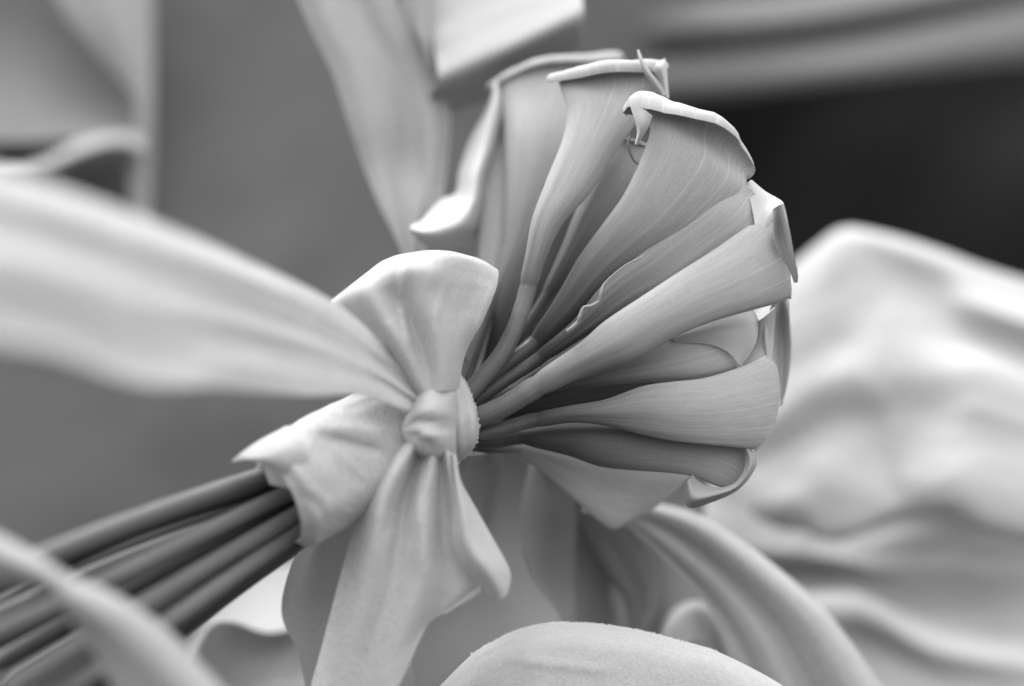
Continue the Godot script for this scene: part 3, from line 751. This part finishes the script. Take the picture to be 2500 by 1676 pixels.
# ---------------------------------------------------------------- the other ribbons
func ribbons() -> void:
	var o: Node
	# tall strip at the top, left of the flowers
	o = put("tall_ribbon", sheet(wrinkle(strip_points([
		[640, -200, -11, 880, -200, -12, [0, 0.2, 0, -0.2, 0.1, 0]],
		[748, 48, -11, 989, 48, -12, [0, 0.4, 0.1, -0.2, 0.1, 0]],
		[812, 182, -11, 1074, 188, -12, [0, 0.4, 0.2, -0.2, 0.1, 0]],
		[850, 300, -11, 1099, 280, -11.5, [0, 0.5, 0.2, -0.3, 0.3, 0]],
		[887, 406, -11, 1092, 400, -11, [0, 0.5, 0, -0.3, 0.4, 0]],
		[930, 510, -10, 1074, 515, -10, [0, 0.4, 0, 0.4, 0, 0]],
		[983, 622, -9, 1030, 640, -9, [0, 0.2, 0, 0.2, 0, 0]],
		[1005, 720, -8, 1035, 720, -8, [0, 0, 0, 0, 0, 0]]], 80, 50), 0.0012, 0.5, 0.9, 41.0), 0.0008), M.pale)
	tag(o, "smooth grey-white ribbon strip rising to the top edge left of the lilies", "ribbon")
	# folded ribbon at the top
	var t := thing("folded_ribbon", "broad white ribbon folded to a slanting bright ridge at the top", "ribbon")
	put("panel", sheet(wrinkle(grid_points("1030,300,-13 1045,240,-11.5 1070,195,-9 1062,120,-11 1055,40,-13 1040,-150,-16|1120,270,-13 1140,215,-11.5 1160,158,-9 1150,80,-11 1140,0,-13 1130,-160,-16|1240,230,-13 1260,165,-11.5 1280,103,-9 1265,40,-11 1250,-30,-13 1240,-170,-16|1350,200,-13 1370,130,-11.5 1392,52,-9 1380,0,-11 1370,-60,-13 1360,-180,-16|1390,190,-13.2 1408,120,-11.6 1424,38,-9.4 1420,-20,-11.5 1418,-80,-13 1410,-190,-16", 60, 70), 0.002, 0.7, 1.4, 51.0), 0.0008), M.margin, t)
	put("inner_fold", sheet(grid_points("960,-100,-14 1000,-100,-12 1062,-100,-12|985,48,-13 1020,48,-11 1060,55,-11.4|1020,110,-12 1034,110,-10.6 1050,128,-11|1062,200,-11.4 1066,205,-11 1070,215,-11.2", 30, 20), 0.0008), M.margin, t)
	# blurred loops at the upper left
	t = thing("blurred_ribbon_loop", "far out-of-focus pale ribbon loops in the upper left corner", "ribbon")
	put("band", sheet(strip_points([[60, -150, -32, 372, -150, -34, [0, 0.5, 1, 0.5, 0]], [170, 50, -32, 372, 50, -34, [0, 0.6, 1, 0.6, 0]], [325, 240, -33, 372, 235, -34, [0, 0.2, 0.4, 0.2, 0]], [318, 400, -33, 368, 400, -34, [0, 0.2, 0.4, 0.2, 0]], [318, 640, -33, 358, 640, -34, [0, 0.2, 0.4, 0.2, 0]]], 50, 24), 0.001), M.pale, t)
	put("panel", sheet(wrinkle(grid_points("-200,-150,-39 60,-150,-38 220,-100,-36 380,0,-35|-200,100,-39 60,100,-38 220,160,-37 340,240,-36|-200,230,-34 60,240,-34 200,270,-35 340,300,-36|-200,350,-31 60,350,-31 200,345,-32 340,345,-34", 50, 40), 0.003, 0.8, 0.8, 61.0), 0.001), M.painted_shade, t)
	put("lower_loop", sheet(grid_points("-200,440,-32 60,400,-32 190,345,-32 290,325,-32 350,340,-33|-200,460,-28 60,425,-29 190,372,-29.5 285,350,-30 345,370,-31|-200,480,-30 60,440,-30 180,400,-31 270,385,-32 330,395,-33|-200,500,-35 60,460,-35 180,420,-35 270,400,-35 330,405,-36", 30, 50), 0.001), M.pale, t)
	# ribbon end across the cut stems, lower left
	o = put("stem_ribbon", sheet(wrinkle(grid_points("-200,1200,21.5 -200,1260,21.9 -200,1320,21.9 -200,1400,20.9|80,1352,20.9 85,1375,21.9 88,1405,22.1 100,1440,21.1|178,1414,20.5 170,1440,21.7 160,1470,21.9 150,1475,20.9|262,1446,20.1 245,1480,21.1 225,1515,21.3 185,1530,20.5|335,1488,19.9 315,1520,20.7 285,1555,20.9 222,1580,20.3|420,1552,19.5 390,1590,20.5 350,1620,20.7 255,1640,19.9|560,1700,18.9 520,1740,20.1 470,1760,20.3 330,1800,19.5", 60, 40), 0.0015, 0.7, 0.8, 71.0), 0.0008), M.pale)
	tag(o, "blurred pale ribbon end crossing over the cut stems in the lower left corner", "ribbon")
	# loop under the stems
	o = put("small_ribbon_loop", sheet(wrinkle(grid_points("440,1760,-9 480,1700,-9 540,1690,-10 640,1680,-11 720,1650,-12|455,1640,-8 500,1600,-8 560,1580,-10 650,1580,-12 730,1560,-13|470,1590,-8.5 512,1522,-8 570,1520,-9 650,1545,-11 740,1530,-12|500,1610,-11 530,1545,-12 580,1535,-12 660,1555,-13 745,1540,-14|520,1740,-14 550,1650,-14 600,1620,-15 670,1610,-15 750,1600,-15", 50, 50), 0.001, 1.0, 1.0, 81.0), 0.0008), M.pale)
	tag(o, "soft ribbon loop curling just under the cut stems at the bottom left", "ribbon")
	# panel left of the tail
	o = put("hanging_ribbon", sheet(wrinkle(strip_points([[760, 1290, 0, 930, 1200, 0, [0, 0.3, 0, 0.3, 0]], [706, 1395, -1, 960, 1330, -1, [0, 0.4, 0.2, 0.5, 0]], [690, 1500, -2, 980, 1450, -2, [0, 0.6, 0.1, 0.6, 0]], [730, 1600, -2, 1000, 1580, -2, [0, 0.4, 0.1, 0.6, 0]], [760, 1750, -2, 1020, 1750, -2, [0, 0.3, 0, 0.4, 0]]], 50, 40), 0.002, 0.8, 1.0, 91.0), 0.0008), M.pale)
	tag(o, "grey ribbon panel hanging behind the tail on its left, below the cuff", "ribbon")
	# panels right of the tail, toned darker to paint the shade below the lilies
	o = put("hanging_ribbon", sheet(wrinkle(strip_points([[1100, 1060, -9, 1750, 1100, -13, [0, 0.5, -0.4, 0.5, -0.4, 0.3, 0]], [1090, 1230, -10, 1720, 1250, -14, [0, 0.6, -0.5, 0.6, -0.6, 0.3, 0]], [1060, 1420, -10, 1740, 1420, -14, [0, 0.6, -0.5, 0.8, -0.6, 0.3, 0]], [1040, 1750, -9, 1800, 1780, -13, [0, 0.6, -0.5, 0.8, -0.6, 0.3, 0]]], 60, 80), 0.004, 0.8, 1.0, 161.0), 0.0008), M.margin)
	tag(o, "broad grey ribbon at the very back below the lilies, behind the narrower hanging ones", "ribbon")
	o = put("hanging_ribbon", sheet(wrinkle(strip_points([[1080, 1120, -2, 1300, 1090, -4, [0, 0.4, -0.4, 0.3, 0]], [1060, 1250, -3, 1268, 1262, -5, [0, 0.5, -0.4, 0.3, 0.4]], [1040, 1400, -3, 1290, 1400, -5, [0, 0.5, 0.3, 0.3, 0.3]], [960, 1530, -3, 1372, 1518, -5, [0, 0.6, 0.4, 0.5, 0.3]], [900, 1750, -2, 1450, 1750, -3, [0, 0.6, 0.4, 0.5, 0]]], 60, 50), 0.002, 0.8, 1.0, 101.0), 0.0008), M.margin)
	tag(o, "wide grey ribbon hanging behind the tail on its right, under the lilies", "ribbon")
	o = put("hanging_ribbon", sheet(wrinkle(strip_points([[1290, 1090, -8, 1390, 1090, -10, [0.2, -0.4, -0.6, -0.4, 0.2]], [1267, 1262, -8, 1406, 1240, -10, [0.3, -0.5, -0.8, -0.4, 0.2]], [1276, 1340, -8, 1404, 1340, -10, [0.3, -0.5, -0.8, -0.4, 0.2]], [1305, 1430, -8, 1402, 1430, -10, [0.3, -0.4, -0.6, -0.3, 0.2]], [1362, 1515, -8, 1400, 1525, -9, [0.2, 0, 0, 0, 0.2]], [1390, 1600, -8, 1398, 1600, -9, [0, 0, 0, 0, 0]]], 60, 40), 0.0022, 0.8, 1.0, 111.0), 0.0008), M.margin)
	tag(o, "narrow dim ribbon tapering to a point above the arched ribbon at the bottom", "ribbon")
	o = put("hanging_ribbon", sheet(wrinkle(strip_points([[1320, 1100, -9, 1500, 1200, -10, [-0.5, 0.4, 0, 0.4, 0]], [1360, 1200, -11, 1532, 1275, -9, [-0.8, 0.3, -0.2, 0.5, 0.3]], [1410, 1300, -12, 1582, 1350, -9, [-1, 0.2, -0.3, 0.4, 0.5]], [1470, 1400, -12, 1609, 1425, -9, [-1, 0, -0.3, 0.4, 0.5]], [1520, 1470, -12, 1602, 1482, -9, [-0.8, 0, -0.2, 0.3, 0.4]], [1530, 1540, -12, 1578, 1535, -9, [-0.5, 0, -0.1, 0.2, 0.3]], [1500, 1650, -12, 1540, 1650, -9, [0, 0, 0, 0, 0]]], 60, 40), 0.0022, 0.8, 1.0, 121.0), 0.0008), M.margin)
	tag(o, "curving ribbon strip with a pale right edge, hanging left of the long streamer", "ribbon")
	# the streamer that runs to the lower right
	var fold := [-1.7, -0.6, -0.1, 0, -0.1, -0.25, -0.2, 0.1, 0.1, -0.1, 0]
	o = put("long_streamer", sheet(wrinkle(strip_points([
		[1440, 1200, -6, 1420, 1250, -5, [-1, -0.4, 0, 0, 0, 0, 0, 0, 0, 0, 0]],
		[1562, 1222, -6, 1535, 1290, -6, [-2.4, -1, -0.2, 0, 0, 0, 0, 0, 0, 0, 0]],
		[1702, 1258, -6, 1622, 1368, -6.5, fold],
		[1832, 1338, -6, 1720, 1472, -7, fold],
		[1982, 1458, -6, 1782, 1572, -7, fold],
		[2064, 1550, -6, 1812, 1650, -7, fold],
		[2200, 1740, -6, 1850, 1800, -7, fold]], 80, 90), 0.001, 0.5, 1.0, 131.0), 0.0008), M.pale)
	tag(o, "long pale ribbon streamer with a bright upper edge running to the lower right", "ribbon")
	o = put("small_ribbon_loop", sheet(wrinkle(grid_points("1590,1640,-8 1605,1560,-8 1640,1490,-9 1700,1468,-10 1760,1500,-11 1800,1590,-11|1600,1680,-6.5 1615,1580,-6.5 1645,1515,-7 1700,1490,-8 1750,1525,-9 1785,1620,-9|1620,1740,-7 1640,1640,-7 1665,1580,-7 1705,1560,-8 1745,1590,-9 1775,1700,-9", 40, 50), 0.001, 0.8, 1.0, 141.0), 0.0008), M.pale)
	tag(o, "round grey ribbon loop tucked under the long streamer at the bottom", "ribbon")
	# the arched ribbon at the bottom edge, in focus
	var t2 := thing("arched_ribbon", "sharp ribbon arch with a frayed pale edge at the bottom centre", "ribbon")
	put("band", sheet(crease(wrinkle(grid_points("1060,1690,0.6 1152,1600,0.9 1215,1564,1.1 1273,1539,1.2 1342,1525,1.3 1420,1524,1.3 1504,1532,1.2 1591,1549,1.1 1677,1572,1 1752,1594,0.8 1900,1670,0.5 2050,1780,0.3|1080,1700,1.5 1165,1615,1.9 1225,1580,2.1 1280,1556,2.2 1345,1543,2.3 1420,1541,2.3 1502,1549,2.2 1588,1566,2.1 1672,1590,2 1748,1612,1.8 1890,1690,1.4 2040,1800,1.2|1110,1720,2.4 1190,1650,2.8 1245,1620,3 1295,1600,3.2 1350,1588,3.2 1420,1586,3.2 1500,1594,3.2 1580,1612,3 1662,1634,2.9 1735,1656,2.6 1860,1730,2.2 2000,1830,2|1180,1800,3 1240,1760,3.4 1290,1745,3.6 1330,1735,3.8 1370,1730,3.8 1420,1730,3.8 1490,1735,3.8 1560,1750,3.6 1640,1765,3.4 1700,1780,3.2 1800,1830,3 1930,1900,2.8", 110, 160), 0.0006, 0.8, 1.4, 151.0), [[1160, 1615, 1285, 1556, -0.7, 5], [1285, 1556, 1420, 1541, -0.7, 5], [1420, 1541, 1600, 1567, -0.7, 5], [1600, 1567, 1760, 1612, -0.7, 5], [1240, 1610, 1500, 1640, 0.8, 14]]), 0.0008), M.ribbon, t2)
	var fr := put("frayed_edge", fringe(path_of("1152,1600,0.9 1215,1564,1.1 1273,1539,1.2 1342,1525,1.3 1420,1524,1.3 1504,1532,1.2 1591,1549,1.1 1677,1572,1 1752,1594,0.8"), Vector3(0, 1, 0), 800, 0.0015), M.thread, t2)
	fr.set_meta("kind", "stuff")
